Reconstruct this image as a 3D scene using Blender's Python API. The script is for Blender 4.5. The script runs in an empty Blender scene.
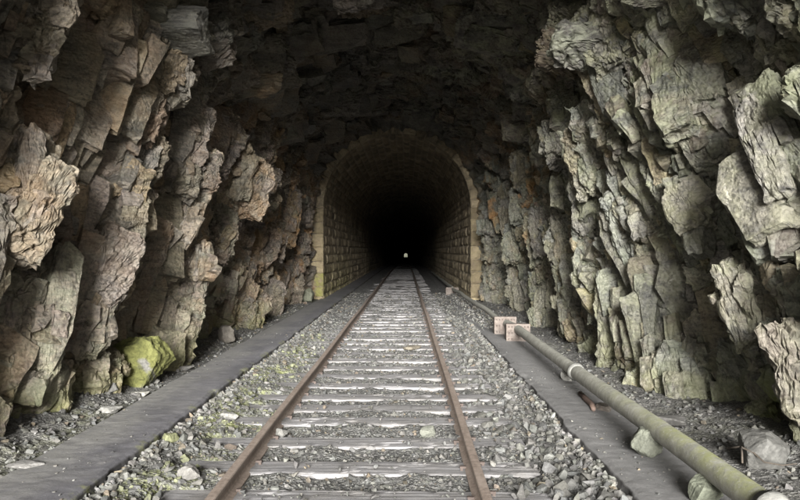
import bpy, bmesh, math, random
import numpy as np
from mathutils import Vector

random.seed(7)
RNG = np.random.default_rng(7)
SC = bpy.context.scene
COL = SC.collection
F, CZ, VX, VY = 720.0, 1.44, 406.0, 251.0      # focal length in photo pixels, eye height, vanishing point
TCX = -0.308                                   # track centre
LIN_Y = 20.0                                   # where the stone lining begins
LCX, LR, LSPR = -0.25, 2.06, 2.65              # lining: centre, radius, springing height
END_Y = 850.0

# ------------------------------------------------------------------ helpers
def tag(o, label=None, cat=None, group=None, kind=None):
    if label: o['label'] = label
    if cat: o['category'] = cat
    if group: o['group'] = group
    if kind: o['kind'] = kind
    return o

def empty(name, loc=(0, 0, 0)):
    o = bpy.data.objects.new(name, None)
    COL.objects.link(o); o.location = loc
    return o

def mesh_obj(name, v, f, mat, parent=None, smooth=False, attrs=None, loc=None):
    """v (n,3), f (m,3|4) -> one linked mesh object; attrs {name: (n,3)} point colours"""
    me = bpy.data.meshes.new(name)
    v = np.asarray(v, dtype=np.float32)
    if isinstance(f, list) and len({len(q) for q in f}) > 1:
        me.from_pydata([tuple(map(float, p)) for p in v], [], f)
    else:
        f = np.asarray(f, dtype=np.int32)
        n, k = f.shape
        me.vertices.add(len(v)); me.vertices.foreach_set('co', v.ravel())
        me.loops.add(n * k); me.loops.foreach_set('vertex_index', f.ravel())
        me.polygons.add(n)
        me.polygons.foreach_set('loop_start', np.arange(0, n * k, k, dtype=np.int32))
    me.polygons.foreach_set('use_smooth', np.full(len(me.polygons), bool(smooth)))
    for an, a in (attrs or {}).items():
        at = me.attributes.new(an, 'FLOAT_COLOR', 'POINT')
        c = np.ones((len(v), 4), dtype=np.float32); c[:, :3] = a
        at.data.foreach_set('color', c.ravel())
    me.update(calc_edges=True); me.validate()
    if mat: me.materials.append(mat)
    o = bpy.data.objects.new(name, me)
    COL.objects.link(o)
    if parent: o.parent = parent
    if loc is not None: o.location = loc
    return o

def grid_faces(nu, nv):
    i = np.arange(nu * nv).reshape(nu, nv)
    return np.stack([i[:-1, :-1], i[1:, :-1], i[1:, 1:], i[:-1, 1:]], -1).reshape(-1, 4)

def sstep(a, b, x):
    t = np.clip((x - a) / (b - a), 0, 1)
    return t * t * (3 - 2 * t)

def hsh(i, j, seed):
    with np.errstate(over='ignore'):
        h = (i.astype(np.int64).astype(np.uint32) * np.uint32(374761393)
             + j.astype(np.int64).astype(np.uint32) * np.uint32(668265263)
             + np.uint32((seed * 2246822519) & 0xffffffff))
        h = (h ^ (h >> np.uint32(13))) * np.uint32(1274126177)
        h = (h ^ (h >> np.uint32(16))) * np.uint32(2246822519)
        h = h ^ (h >> np.uint32(15))
    return h

def rnd(i, j, seed):
    return (hsh(i, j, seed) & np.uint32(0xffffff)).astype(np.float32) / np.float32(16777215.0)

_A = np.arange(256) / 256 * 2 * np.pi
GX, GY = np.cos(_A).astype(np.float32), np.sin(_A).astype(np.float32)

def perlin(x, y, seed=0):
    x = np.asarray(x, np.float32); y = np.asarray(y, np.float32)
    xi = np.floor(x); yi = np.floor(y)
    fx = x - xi; fy = y - yi
    u = fx * fx * fx * (fx * (fx * 6 - 15) + 10); w = fy * fy * fy * (fy * (fy * 6 - 15) + 10)
    xi = xi.astype(np.int32); yi = yi.astype(np.int32)
    def g(a, b):
        k = hsh(xi + a, yi + b, seed) & np.uint32(255)
        return GX[k] * (fx - a) + GY[k] * (fy - b)
    top = g(0, 0) * (1 - u) + g(1, 0) * u
    bot = g(0, 1) * (1 - u) + g(1, 1) * u
    return 1.5 * (top * (1 - w) + bot * w)

def fbm(x, y, seed=0, n=4, gain=0.5):
    r = 0; a = 1.0
    for k in range(n):
        r = r + a * perlin(x * 2.03 ** k, y * 2.03 ** k, seed + 17 * k); a *= gain
    return r

def voro(x, y, seed):
    """nearest feature point: F1, F2, cell id pair, vector from the point"""
    x = np.asarray(x, np.float32); y = np.asarray(y, np.float32)
    xi = np.floor(x).astype(np.int32); yi = np.floor(y).astype(np.int32)
    f1 = np.full(x.shape, 1e9, np.float32); f2 = f1.copy()
    ci = np.zeros(x.shape, np.int32); cj = ci.copy()
    dx1 = np.zeros(x.shape, np.float32); dy1 = dx1.copy()
    for a in (-1, 0, 1):
        for b in (-1, 0, 1):
            ii = xi + a; jj = yi + b
            dx = x - (ii + rnd(ii, jj, seed)); dy = y - (jj + rnd(ii, jj, seed + 101))
            d = dx * dx + dy * dy
            near = d < f1
            f2 = np.where(near, f1, np.minimum(f2, d))
            ci = np.where(near, ii, ci); cj = np.where(near, jj, cj)
            dx1 = np.where(near, dx, dx1); dy1 = np.where(near, dy, dy1)
            f1 = np.where(near, d, f1)
    return np.sqrt(f1), np.sqrt(f2), ci, cj, dx1, dy1

def facets(x, y, seed, off=1.0, tilt=1.0):
    """broken stone: every cell its own plane"""
    f1, f2, ci, cj, dx, dy = voro(x, y, seed)
    h = off * (rnd(ci, cj, seed + 7) - .5) + tilt * ((rnd(ci, cj, seed + 8) - .5) * dx + (rnd(ci, cj, seed + 9) - .5) * dy) * 2
    return h, f2 - f1

def hsh3(i, j, k, seed):
    with np.errstate(over='ignore'):
        h = (i.astype(np.uint32) * np.uint32(374761393) + j.astype(np.uint32) * np.uint32(668265263)
             + k.astype(np.uint32) * np.uint32(2147483647) + np.uint32((seed * 2246822519) & 0xffffffff))
        h = (h ^ (h >> np.uint32(13))) * np.uint32(1274126177)
        h = (h ^ (h >> np.uint32(16))) * np.uint32(2246822519)
        return h ^ (h >> np.uint32(15))

def u01(h): return (h & np.uint32(0xffff)).astype(np.float32) / np.float32(65535)

def noise3(p, seed):
    """smooth value noise in -1..1"""
    i = np.floor(p); f = (p - i).astype(np.float32); i = i.astype(np.int32)
    f = f * f * f * (f * (f * 6 - 15) + 10)
    r = 0
    for a in (0, 1):
        for b in (0, 1):
            for c in (0, 1):
                w = (f[..., 0] if a else 1 - f[..., 0]) * (f[..., 1] if b else 1 - f[..., 1]) * (f[..., 2] if c else 1 - f[..., 2])
                r = r + w * u01(hsh3(i[..., 0] + a, i[..., 1] + b, i[..., 2] + c, seed))
    return r * 2 - 1

def facets3(p, seed, off, tilt):
    """three-dimensional broken cells, each with its own shift and tilted face"""
    i = np.floor(p).astype(np.int32)
    x, y, z = (np.ascontiguousarray(p[..., k]).astype(np.float32) for k in range(3))
    f1 = np.full(x.shape, 1e9, np.float32); f2 = f1.copy()
    hid = np.zeros(x.shape, np.uint32); vx = np.zeros(x.shape, np.float32); vy = vx.copy(); vz = vx.copy()
    for a in (-1, 0, 1):
        for b in (-1, 0, 1):
            for c in (-1, 0, 1):
                ii, jj, kk = i[..., 0] + a, i[..., 1] + b, i[..., 2] + c
                h = hsh3(ii, jj, kk, seed)
                dx = x - ii - (h & np.uint32(1023)).astype(np.float32) / 1023
                dy = y - jj - ((h >> np.uint32(10)) & np.uint32(1023)).astype(np.float32) / 1023
                dz = z - kk - ((h >> np.uint32(20)) & np.uint32(1023)).astype(np.float32) / 1023
                d = dx * dx + dy * dy + dz * dz
                m = d < f1
                f2 = np.where(m, f1, np.minimum(f2, d))
                hid = np.where(m, h, hid); vx = np.where(m, dx, vx); vy = np.where(m, dy, vy); vz = np.where(m, dz, vz)
                f1 = np.where(m, d, f1)
    r = [u01(hsh3(hid, hid * 0 + np.uint32(k), hid * 0, seed + 5)) - .5 for k in range(4)]
    return off * r[0] + 2 * tilt * (r[1] * vx + r[2] * vy + r[3] * vz), np.sqrt(f2) - np.sqrt(f1)

def zprof(y):
    """the line falls gently beyond the first forty metres"""
    y = np.asarray(y, np.float64)
    t = np.clip(y - 40, 0, None)
    return -0.0075 * t * t / (t + 15)

def yspace(a, b, d0, k, cap=30.0):
    ys = [a]
    while ys[-1] < b:
        ys.append(ys[-1] + min(cap, max(d0, k * (ys[-1] - 3.5))))
    ys[-1] = b
    return np.array(ys)

# ------------------------------------------------------------------ materials
class NT:
    def __init__(self, name, rough=0.8):
        self.m = bpy.data.materials.new(name); self.m.use_nodes = True
        self.t = self.m.node_tree; self.b = self.t.nodes['Principled BSDF']
        self.b.inputs['Roughness'].default_value = rough
        self.geo = self.t.nodes.new('ShaderNodeNewGeometry')
        self.tc = self.t.nodes.new('ShaderNodeTexCoord')
    def n(self, typ, **kw):
        nd = self.t.nodes.new(typ)
        for k, v in kw.items(): setattr(nd, k, v)
        return nd
    def l(self, a, b): self.t.links.new(a, b)
    def mapping(self, scale=(1, 1, 1), rot=(0, 0, 0), world=True):
        m = self.n('ShaderNodeMapping')
        m.inputs['Scale'].default_value = scale; m.inputs['Rotation'].default_value = rot
        self.l(self.geo.outputs['Position'] if world else self.tc.outputs['Object'], m.inputs['Vector'])
        return m.outputs[0]
    def noise(self, vec, scale, detail=5, rough=.6, dist=0.0):
        nd = self.n('ShaderNodeTexNoise')
        nd.inputs['Scale'].default_value = scale; nd.inputs['Detail'].default_value = detail
        nd.inputs['Roughness'].default_value = rough; nd.inputs['Distortion'].default_value = dist
        self.l(vec, nd.inputs['Vector'])
        return nd.outputs[0]
    def vor(self, vec, scale, feature='F1', out=0):
        nd = self.n('ShaderNodeTexVoronoi', feature=feature); nd.inputs['Scale'].default_value = scale
        self.l(vec, nd.inputs['Vector'])
        return nd.outputs[out]
    def ramp(self, fac, stops):
        nd = self.n('ShaderNodeValToRGB'); cr = nd.color_ramp
        while len(cr.elements) < len(stops): cr.elements.new(.5)
        for e, (p, c) in zip(cr.elements, stops):
            e.position = p; e.color = (*(c if isinstance(c, tuple) else (c, c, c)), 1)
        self.l(fac, nd.inputs[0])
        return nd.outputs[0]
    def mix(self, fac, a, b, blend='MIX'):
        nd = self.n('ShaderNodeMix', data_type='RGBA', blend_type=blend)
        for s, v in ((0, fac), (6, a), (7, b)):
            if isinstance(v, bpy.types.NodeSocket): self.l(v, nd.inputs[s])
            elif s == 0: nd.inputs[0].default_value = v
            else: nd.inputs[s].default_value = (*v, 1)
        return nd.outputs[2]
    def math(self, op, a, b=0.0, clamp=False):
        nd = self.n('ShaderNodeMath', operation=op, use_clamp=clamp)
        for s, v in ((0, a), (1, b)):
            if isinstance(v, bpy.types.NodeSocket): self.l(v, nd.inputs[s])
            else: nd.inputs[s].default_value = v
        return nd.outputs[0]
    def attr(self, name):
        nd = self.n('ShaderNodeAttribute', attribute_name=name)
        sp = self.n('ShaderNodeSeparateColor'); self.l(nd.outputs['Color'], sp.inputs[0])
        return nd.outputs['Color'], sp.outputs
    def bump(self, h, strength, dist, prev=None):
        nd = self.n('ShaderNodeBump'); nd.inputs['Strength'].default_value = strength
        nd.inputs['Distance'].default_value = dist
        self.l(h, nd.inputs['Height'])
        if prev is not None: self.l(prev, nd.inputs['Normal'])
        return nd.outputs[0]
    def done(self, col, normal=None, rough=None):
        if isinstance(col, bpy.types.NodeSocket): self.l(col, self.b.inputs['Base Color'])
        else: self.b.inputs['Base Color'].default_value = (*col, 1)
        if normal is not None: self.l(normal, self.b.inputs['Normal'])
        if rough is not None: self.l(rough, self.b.inputs['Roughness'])
        return self.m

def rock_material(name, dark, mid, pale, rot, lichen=(.27, .275, .20), moss=(.15, .168, .045)):
    m = NT(name, .62)
    P = m.mapping((1, 1, 1))
    L = m.mapping((1.0, 2.2, 11.0), rot)            # foliation: fine layers
    big = m.noise(P, 1.1, 5, .62, .4)
    lay = m.noise(L, 1.6, 8, .68, .6)
    fine = m.noise(P, 34, 6, .72)
    c = m.ramp(big, [(.32, dark), (.5, mid), (.68, pale)])
    c = m.mix(m.math('MULTIPLY', m.ramp(lay, [(.40, 0.0), (.62, 1.0)]), .55), c, pale)
    c = m.mix(m.ramp(m.noise(L, .8, 6, .6), [(.30, .7), (.46, 0.0)]), c, dark)
    c = m.mix(m.math('MULTIPLY', m.ramp(fine, [(.38, 1.0), (.54, 0.0)]), .75), c, dark)
    _, a = m.attr('wear')
    patch = m.noise(P, 5.5, 6, .7)
    c = m.mix(m.math('MULTIPLY', a[2], m.ramp(m.noise(P, 2.6, 5, .65), [(.42, 0.0), (.6, 1.0)])), c, (.33, .19, .075))
    c = m.mix(m.math('MULTIPLY', a[1], m.ramp(patch, [(.44, 0.0), (.60, 1.0)])), c, lichen)
    c = m.mix(m.math('MULTIPLY', a[0], m.ramp(patch, [(.34, 0.0), (.5, 1.0)]), True), c, moss)
    tn, _ = m.attr('tone')
    c = m.mix(1.0, c, tn, 'MULTIPLY')
    h = m.bump(lay, .6, .025)
    vb = m.n('ShaderNodeTexVoronoi'); vb.inputs['Scale'].default_value = 17; m.l(m.mapping((1, 1.3, 2.0), rot), vb.inputs['Vector'])
    vs_ = m.n('ShaderNodeSeparateColor'); m.l(vb.outputs['Color'], vs_.inputs[0])
    h = m.bump(m.math('MULTIPLY', vb.outputs['Distance'], vs_.outputs[0]), .6, .03, h)
    h = m.bump(fine, .8, .014, h)
    h = m.bump(m.noise(P, 120, 3, .6), .5, .003, h)
    r = m.ramp(m.noise(P, 3.0, 4, .6), [(.35, .34), (.62, .70)])
    return m.done(c, h, r)

M = {}
M['rock_left'] = rock_material('schist brown', (.048, .046, .043), (.17, .150, .125), (.345, .30, .242), (0.55, .12, 0.2))
M['rock_right'] = rock_material('schist grey', (.046, .048, .046), (.158, .160, .138), (.32, .318, .268), (-0.75, .15, -.2), lichen=(.255, .265, .185))
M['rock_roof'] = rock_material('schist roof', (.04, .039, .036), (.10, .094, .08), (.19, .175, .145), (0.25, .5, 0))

def lining_material():
    m = NT('lining stone', .85)
    _, a = m.attr('wear')           # r: block tone, g: joint, b: moss or ochre
    P = m.mapping()
    c = m.ramp(a[0], [(0, (.15, .115, .075)), (.5, (.38, .31, .20)), (1, (.50, .42, .285))])
    c = m.mix(m.ramp(m.noise(P, 3.2, 5, .65), [(.42, 0.0), (.70, .65)]), c, (.12, .095, .065))
    c = m.mix(m.ramp(m.noise(m.mapping((1, 1, .45)), 1.3, 5, .7), [(.46, 0.0), (.62, .75)]), c, (.10, .085, .06))
    c = m.mix(m.math('MULTIPLY', a[1], .8), c, (.36, .31, .235))
    c = m.mix(m.math('MULTIPLY', a[2], m.ramp(m.noise(P, 6, 4, .6), [(.36, 0.0), (.55, 1.0)])), c, (.24, .23, .08))
    h = m.bump(m.noise(P, 26, 6, .7), .8, .012)
    return m.done(c, h)
M['lining'] = lining_material()

def stone_material(name='loose stone', rough=.75):
    m = NT(name, rough)
    col, _ = m.attr('tint')
    P = m.mapping()
    c = m.mix(1.0, col, m.ramp(m.noise(P, 38, 5, .7), [(.3, .55), (.65, 1.15)]), 'MULTIPLY')
    h = m.bump(m.noise(P, 70, 4, .7), .6, .006)
    return m.done(c, h)
M['stone'] = stone_material()

def dirt_material(name, a, b, pale, moss_amt, fine=90):
    m = NT(name, .9)
    P = m.mapping()
    n1 = m.noise(P, 1.7, 5, .6); n2 = m.noise(P, 22, 6, .75)
    v = m.vor(P, fine); v2 = m.vor(P, fine * .45)
    c = m.ramp(n1, [(.35, a), (.65, b)])
    c = m.mix(m.ramp(n2, [(.5, 0.0), (.66, .8)]), c, pale)
    vc = m.n('ShaderNodeTexVoronoi'); vc.inputs['Scale'].default_value = fine * .45; m.l(P, vc.inputs['Vector'])
    hs = m.n('ShaderNodeSeparateColor'); m.l(vc.outputs['Color'], hs.inputs[0])
    c = m.mix(1.0, c, m.ramp(hs.outputs[0], [(0, .55), (1, 1.5)]), 'MULTIPLY')
    _, w = m.attr('wear')
    c = m.mix(m.math('MULTIPLY', w[0], m.ramp(m.noise(P, 9, 5, .7), [(.4, 0.0), (.58, moss_amt)])), c, (.19, .205, .085))
    h = m.bump(v2, .9, .018)
    h = m.bump(v, .7, .008, h)
    h = m.bump(n2, .5, .012, h)
    return m.done(c, h)
M['ballast'] = dirt_material('ballast bed', (.085, .085, .081), (.135, .135, .128), (.21, .207, .197), .9)
M['verge'] = dirt_material('verge dirt', (.085, .083, .078), (.145, .142, .132), (.25, .246, .23), .6, 120)
M['ground'] = dirt_material('ground earth', (.12, .13, .08), (.18, .18, .11), (.25, .24, .18), 0, 40)

def path_material(name, a, b, c_):
    m = NT(name, .8)
    P = m.mapping(); S = m.mapping((2.2, .45, 1))
    n1 = m.noise(S, 1.6, 6, .65); n2 = m.noise(P, 45, 6, .75)
    c = m.ramp(n1, [(.3, a), (.6, b), (.8, c_)])
    c = m.mix(m.ramp(n2, [(.55, 0.0), (.72, .55)]), c, (.27, .265, .26))
    c = m.mix(m.ramp(m.noise(P, 7, 6, .7), [(.58, 0.0), (.72, .5)]), c, (.24, .235, .225))
    _, w = m.attr('wear')
    c = m.mix(m.math('MULTIPLY', w[2], m.ramp(m.noise(P, 16, 6, .75), [(.28, .0), (.5, .95)])), c, (.215, .212, .20))
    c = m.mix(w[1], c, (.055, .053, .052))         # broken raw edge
    c = m.mix(m.math('MULTIPLY', w[0], m.ramp(m.noise(P, 12, 5, .7), [(.45, 0.0), (.6, .9)])), c, (.26, .27, .12))
    h = m.bump(n2, .55, .006)
    h = m.bump(m.noise(P, 9, 5, .7), .25, .012, h)
    return m.done(c, h)
M['path'] = path_material('dusty tar path', (.092, .091, .099), (.14, .138, .149), (.225, .222, .224))
M['ledge'] = path_material('dusty concrete ledge', (.14, .139, .137), (.20, .198, .195), (.29, .287, .28))

def wood_material():
    m = NT('weathered sleeper wood', .82)
    G = m.mapping((1.6, 26, 26), world=False); P = m.mapping()
    g = m.noise(G, 2.2, 7, .7, .5)
    c = m.ramp(g, [(.26, (.145, .14, .14)), (.48, (.21, .206, .209)), (.74, (.26, .256, .26))])
    c = m.mix(m.ramp(m.noise(P, 3.1, 5, .65), [(.42, 0.0), (.66, .6)]), c, (.17, .16, .145))
    c = m.mix(m.ramp(m.noise(P, 60, 4, .7), [(.58, 0.0), (.68, .5)]), c, (.36, .35, .33))
    h = m.bump(g, .5, .006)
    h = m.bump(m.noise(P, 80, 4, .7), .4, .003, h)
    return m.done(c, h)
M['wood'] = wood_material()

def rust_material(name, dark, mid, pale, scale=30):
    m = NT(name, .75)
    P = m.mapping(); S = m.mapping((1, .25, 1))
    c = m.ramp(m.noise(P, scale, 6, .7), [(.3, dark), (.52, mid), (.75, pale)])
    c = m.mix(m.ramp(m.noise(S, 9, 5, .6), [(.45, 0.0), (.7, .6)]), c, pale)
    h = m.bump(m.noise(P, scale * 4, 5, .7), .5, .003)
    return m.done(c, h)
M['rail'] = rust_material('rail rust', (.14, .108, .088), (.25, .20, .165), (.34, .285, .245))
M['rail_dark'] = rust_material('rail fixings rust', (.04, .03, .026), (.075, .056, .047), (.12, .093, .08))
M['box'] = rust_material('flaking painted iron', (.065, .05, .042), (.145, .118, .10), (.215, .19, .17), 11)
M['bar'] = rust_material('old iron', (.07, .045, .036), (.13, .085, .066), (.2, .15, .125))

def pipe_material():
    m = NT('mossy pipe', .72)
    P = m.mapping()
    n = m.noise(P, 14, 6, .7)
    c = m.ramp(n, [(.3, (.20, .198, .175)), (.52, (.31, .307, .27)), (.72, (.43, .425, .38))])
    big = m.noise(m.mapping((.6, .9, .6)), 1.5, 3, .6)
    _, w = m.attr('wear')
    c = m.mix(m.math('MULTIPLY', w[0], m.ramp(m.noise(P, 6, 6, .75), [(.36, 0.0), (.58, .85)])), c, (.29, .305, .12))
    c = m.mix(m.ramp(m.noise(P, 75, 3, .6), [(.6, 0.0), (.68, .8)]), c, (.44, .43, .38))
    h = m.bump(n, .5, .006)
    h = m.bump(m.noise(P, 75, 4, .7), .5, .003, h)
    return m.done(c, h)
M['pipe'] = pipe_material()

def plain_noise(name, a, b, rough, scale):
    m = NT(name, rough); P = m.mapping()
    n = m.noise(P, scale, 6, .7)
    return m.done(m.ramp(n, [(.32, a), (.66, b)]), m.bump(n, .6, .01))
M['collar'] = plain_noise('limy collar', (.14, .14, .13), (.25, .248, .228), .8, 22)
M['twig'] = plain_noise('dead twig', (.05, .04, .03), (.12, .10, .08), .9, 30)

def moss_material():
    m = NT('bright moss', .95); P = m.mapping()
    n = m.noise(P, 12, 6, .75)
    _, w = m.attr('wear')
    c = m.ramp(n, [(.3, (.065, .07, .022)), (.5, (.15, .155, .048)), (.7, (.235, .24, .085))])
    c = m.mix(w[0], m.ramp(n, [(.32, (.09, .088, .08)), (.66, (.25, .245, .22))]), c)
    h = m.bump(m.noise(P, 90, 6, .8), 1.0, .012)
    return m.done(c, m.bump(m.noise(P, 14, 5, .7), .7, .03, h))
M['moss'] = moss_material()

# ------------------------------------------------------------------ rock shell
def base_profile(q, outer):
    """q 0..1 from the left foot over the crown to the right foot"""
    if outer:
        r = LR + .17; zs = LSPR; cr = r; xl, xr, cx = LCX - r, LCX + r, LCX
        lean = 0.0; zb = -.55
    else:
        zs, cr, xl, xr, cx = 2.75, 2.75, -2.86, 2.46, -.2
        lean = .10; zb = -.55
    th = np.linspace(0, math.pi, 400)
    ax = np.where(th < math.pi / 2, cx + (cx - xl) * -np.cos(th), cx + (xr - cx) * -np.cos(th)); az = zs + cr * np.sin(th)
    zz = np.linspace(zb, zs, 150, endpoint=False)
    bow = lean * np.sin(np.clip((zz - zb) / (zs - zb), 0, 1) * math.pi)
    X = np.concatenate([xl - bow, ax, (xr + bow)[::-1]]); Z = np.concatenate([zz, az, zz[::-1]])
    s = np.concatenate([[0], np.cumsum(np.hypot(np.diff(X), np.diff(Z)))])
    L = s[-1]
    return np.interp(q * L, s, X), np.interp(q * L, s, Z), L

def wall_yz(px, py, wx):
    d = abs(wx) * F / abs(px - VX)
    return d, CZ - (py - VY) / F * d

LEFT = [
    [(-20, 60), (-30, 200), (-45, 330)],
    [(50, 22), (33, 88), (44, 136), (62, 189), (24, 248), (8, 344)],
    [(171, 40), (147, 105), (149, 154), (138, 185), (143, 215), (120, 253), (113, 286), (103, 315), (112, 377)],
    [(205, 20), (194, 98), (191, 168), (181, 249), (194, 272), (183, 320), (166, 360)],
    [(236, 60), (226, 92), (227, 157), (240, 195), (232, 217), (206, 280), (184, 325)],
    [(264, 60), (262, 150), (270, 200), (275, 249), (250, 320)],
    [(288, 100), (288, 200), (285, 250), (270, 310)],
    [(305, 120), (303, 220), (296, 300)]]
RIGHT = [
    [(830, 60), (850, 200), (840, 330), (830, 440)],
    [(738, 60), (785, 150), (795, 230), (775, 310), (753, 384), (747, 440)],
    [(690, 20), (730, 100), (714, 156), (706, 212), (690, 262), (702, 317), (711, 384), (716, 425)],
    [(600, 24), (600, 100), (589, 172), (585, 215), (590, 260), (597, 300), (612, 345), (628, 380)],
    [(570, 30), (568, 104), (570, 170), (556, 230), (560, 300), (575, 350)],
    [(544, 50), (542, 110), (540, 152), (535, 230), (530, 280), (540, 325)],
    [(522, 60), (521, 160), (520, 205), (512, 260), (510, 295)],
    [(500, 100), (500, 200), (494, 290)]]

def ribs(lines, wx, y, z, seed):
    """sawtooth buttresses: each swells towards the track going in, then breaks off at its cleft"""
    cl = []
    for ln in lines:
        p = sorted([wall_yz(a, b, wx)[::-1] for a, b in ln])
        cl.append(np.interp(z, [k[0] for k in p], [k[1] for k in p]).astype(np.float32))
    cl = [cl[0] - 2.6, cl[0] - 1.3] + cl
    cl.append(np.maximum(cl[-1] + 1.2, 20.6).astype(np.float32))
    h = np.zeros(y.shape, np.float32); ez = h.copy()
    amps = [.35, .40, .48, .60, .66, .60, .54, .50, .48, .44, .40, .36, .3]
    if wx < 2.6: amps = [a_ * (.45 if j_ < 4 else .84) for j_, a_ in enumerate(amps)]
    for k in range(len(cl) - 1):
        w = np.maximum(cl[k + 1] - cl[k], .25)
        t = (y - cl[k]) / w
        rise = np.clip((t - .08) / .70, 0, 1) ** .85
        edge = 1 - sstep(0.0, .10, (y - cl[k + 1] + .10))
        here = (t >= 0) & (t < 1)
        h = np.where(here, amps[k] * np.minimum(1, w / .9) * rise * edge, h)
        ez = np.where(here, sstep(.62, .86, t), ez)
    return h, ez

def blob(y, z, px, py, wx, ry, rz, p=2.0):
    yc, zc = wall_yz(px, py, wx)
    d = ((np.abs(y - yc) / ry) ** p + (np.abs(z - zc) / rz) ** p)
    return np.exp(-d * 1.2).astype(np.float32)

def blur(a, n, times=2):
    for _ in range(times):
        for ax in (0, 1):
            p = np.concatenate([np.take(a, [0] * n, ax), a, np.take(a, [-1] * n, ax)], ax)
            c = np.cumsum(p, ax, dtype=np.float64)
            c = np.concatenate([np.zeros_like(np.take(c, [0], ax)), c], ax)
            m = a.shape[ax]
            a = ((np.take(c, np.arange(2 * n + 1, 2 * n + 1 + m), ax) - np.take(c, np.arange(0, m), ax)) / (2 * n + 1)).astype(np.float32)
    return a

def block_variant(seed, sub, rough):
    """an angular joint block about 2 x 2 x 2, subdivided and slightly chipped"""
    r = random.Random(seed)
    bm = bmesh.new()
    for sx in (-1, 1):
        for sy in (-1, 1):
            for sz in (-1, 1):
                if r.random() < .30:      # a corner broken away
                    k = r.uniform(.3, .65)
                    for q in ((k, 1, 1), (1, k, 1), (1, 1, r.uniform(.2, .7))):
                        bm.verts.new((sx * q[0], sy * q[1], sz * q[2]))
                else:
                    bm.verts.new((sx * r.uniform(.74, 1.05), sy * r.uniform(.70, 1.05), sz * r.uniform(.82, 1.03)))
    for _ in range(3):
        bm.verts.new((r.uniform(-.6, .6), r.uniform(-.6, .6), r.choice((-1, 1)) * r.uniform(1.0, 1.08)))
    res = bmesh.ops.convex_hull(bm, input=bm.verts)
    bmesh.ops.delete(bm, geom=list({g for g in res['geom_unused'] + res['geom_interior'] if isinstance(g, bmesh.types.BMVert)}), context='VERTS')
    if sub:
        for _ in range(sub):
            bmesh.ops.subdivide_edges(bm, edges=bm.edges[:], cuts=1, use_grid_fill=True)
    bmesh.ops.triangulate(bm, faces=bm.faces)
    bm.verts.index_update()
    v = np.array([p.co[:] for p in bm.verts], np.float32); f = np.array([[q.index for q in fc.verts] for fc in bm.faces])
    bm.free()
    if sub:
        lam = np.stack([noise3(v * np.array([1.2, 1.2, 7.0], np.float32) + 9.1 * seed, 500 + k) for k in range(2)], -1)   # the layers weather unevenly
        v[:, :2] *= 1 + .09 * rough * lam
        v += rough * .03 * np.stack([noise3(v * 2.7 + seed, 510 + k) for k in range(3)], -1)
    fn = np.cross(v[f[:, 1]] - v[f[:, 0]], v[f[:, 2]] - v[f[:, 0]])
    vn = np.zeros_like(v)
    for k in range(3): np.add.at(vn, f[:, k], fn)
    vn /= np.maximum(np.linalg.norm(vn, axis=1, keepdims=True), 1e-9)
    if (vn * v).sum() < 0: vn = -vn
    return v, f, vn
BLOCKS = {'large': [block_variant(900 + k, 4, 1.0) for k in range(14)], 'medium': [block_variant(930 + k, 2, 1.0) for k in range(16)],
          'small': [block_variant(960 + k, 0, 1.0) for k in range(16)]}

def foliation(strike, dip):
    n = np.array([math.sin(dip) * math.cos(strike), math.sin(dip) * math.sin(strike), math.cos(dip)])
    a = np.cross(n, [0, 0, 1.0]); a /= np.linalg.norm(a)
    return np.stack([a, np.cross(n, a), n])
FOL = (foliation(-1.2, .62), foliation(-.55, 1.15))

def shatter(p, fol, chip):
    """broken stone in the round: cells flattened along the foliation, three sizes, and grain"""
    p = p.astype(np.float32)
    c = np.where((p[:, 0] < -.2)[:, None], p @ fol[0].T.astype(np.float32), p @ fol[1].T.astype(np.float32) + 31.7)
    c = c + np.stack([noise3(p * 2.6, 301 + k) for k in range(3)], -1) * .05
    tot = np.zeros(len(p), np.float32)
    for (sx, sn, off, tilt, seed, lo, hi, gap) in ((.34, .15, .060, .075, 401, .22, 1.0, .020), (.15, .066, .034, .044, 402, .15, 1.0, .009), (.064, .028, .015, .018, 403, .16, 1.0, .002)):
        hh, e = facets3(c / np.array([sx, sx * .8, sn], np.float32), seed, off, tilt)
        w = lo + (hi - lo) * chip
        tot += w * hh
        if gap: tot -= gap * w * (1 - sstep(0, .12, e))
    return tot + (.007 * noise3(p * 9, 311) + .004 * noise3(p * 24, 312) + .0028 * noise3(p * 60, 313)) * (.45 + .55 * chip)

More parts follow.
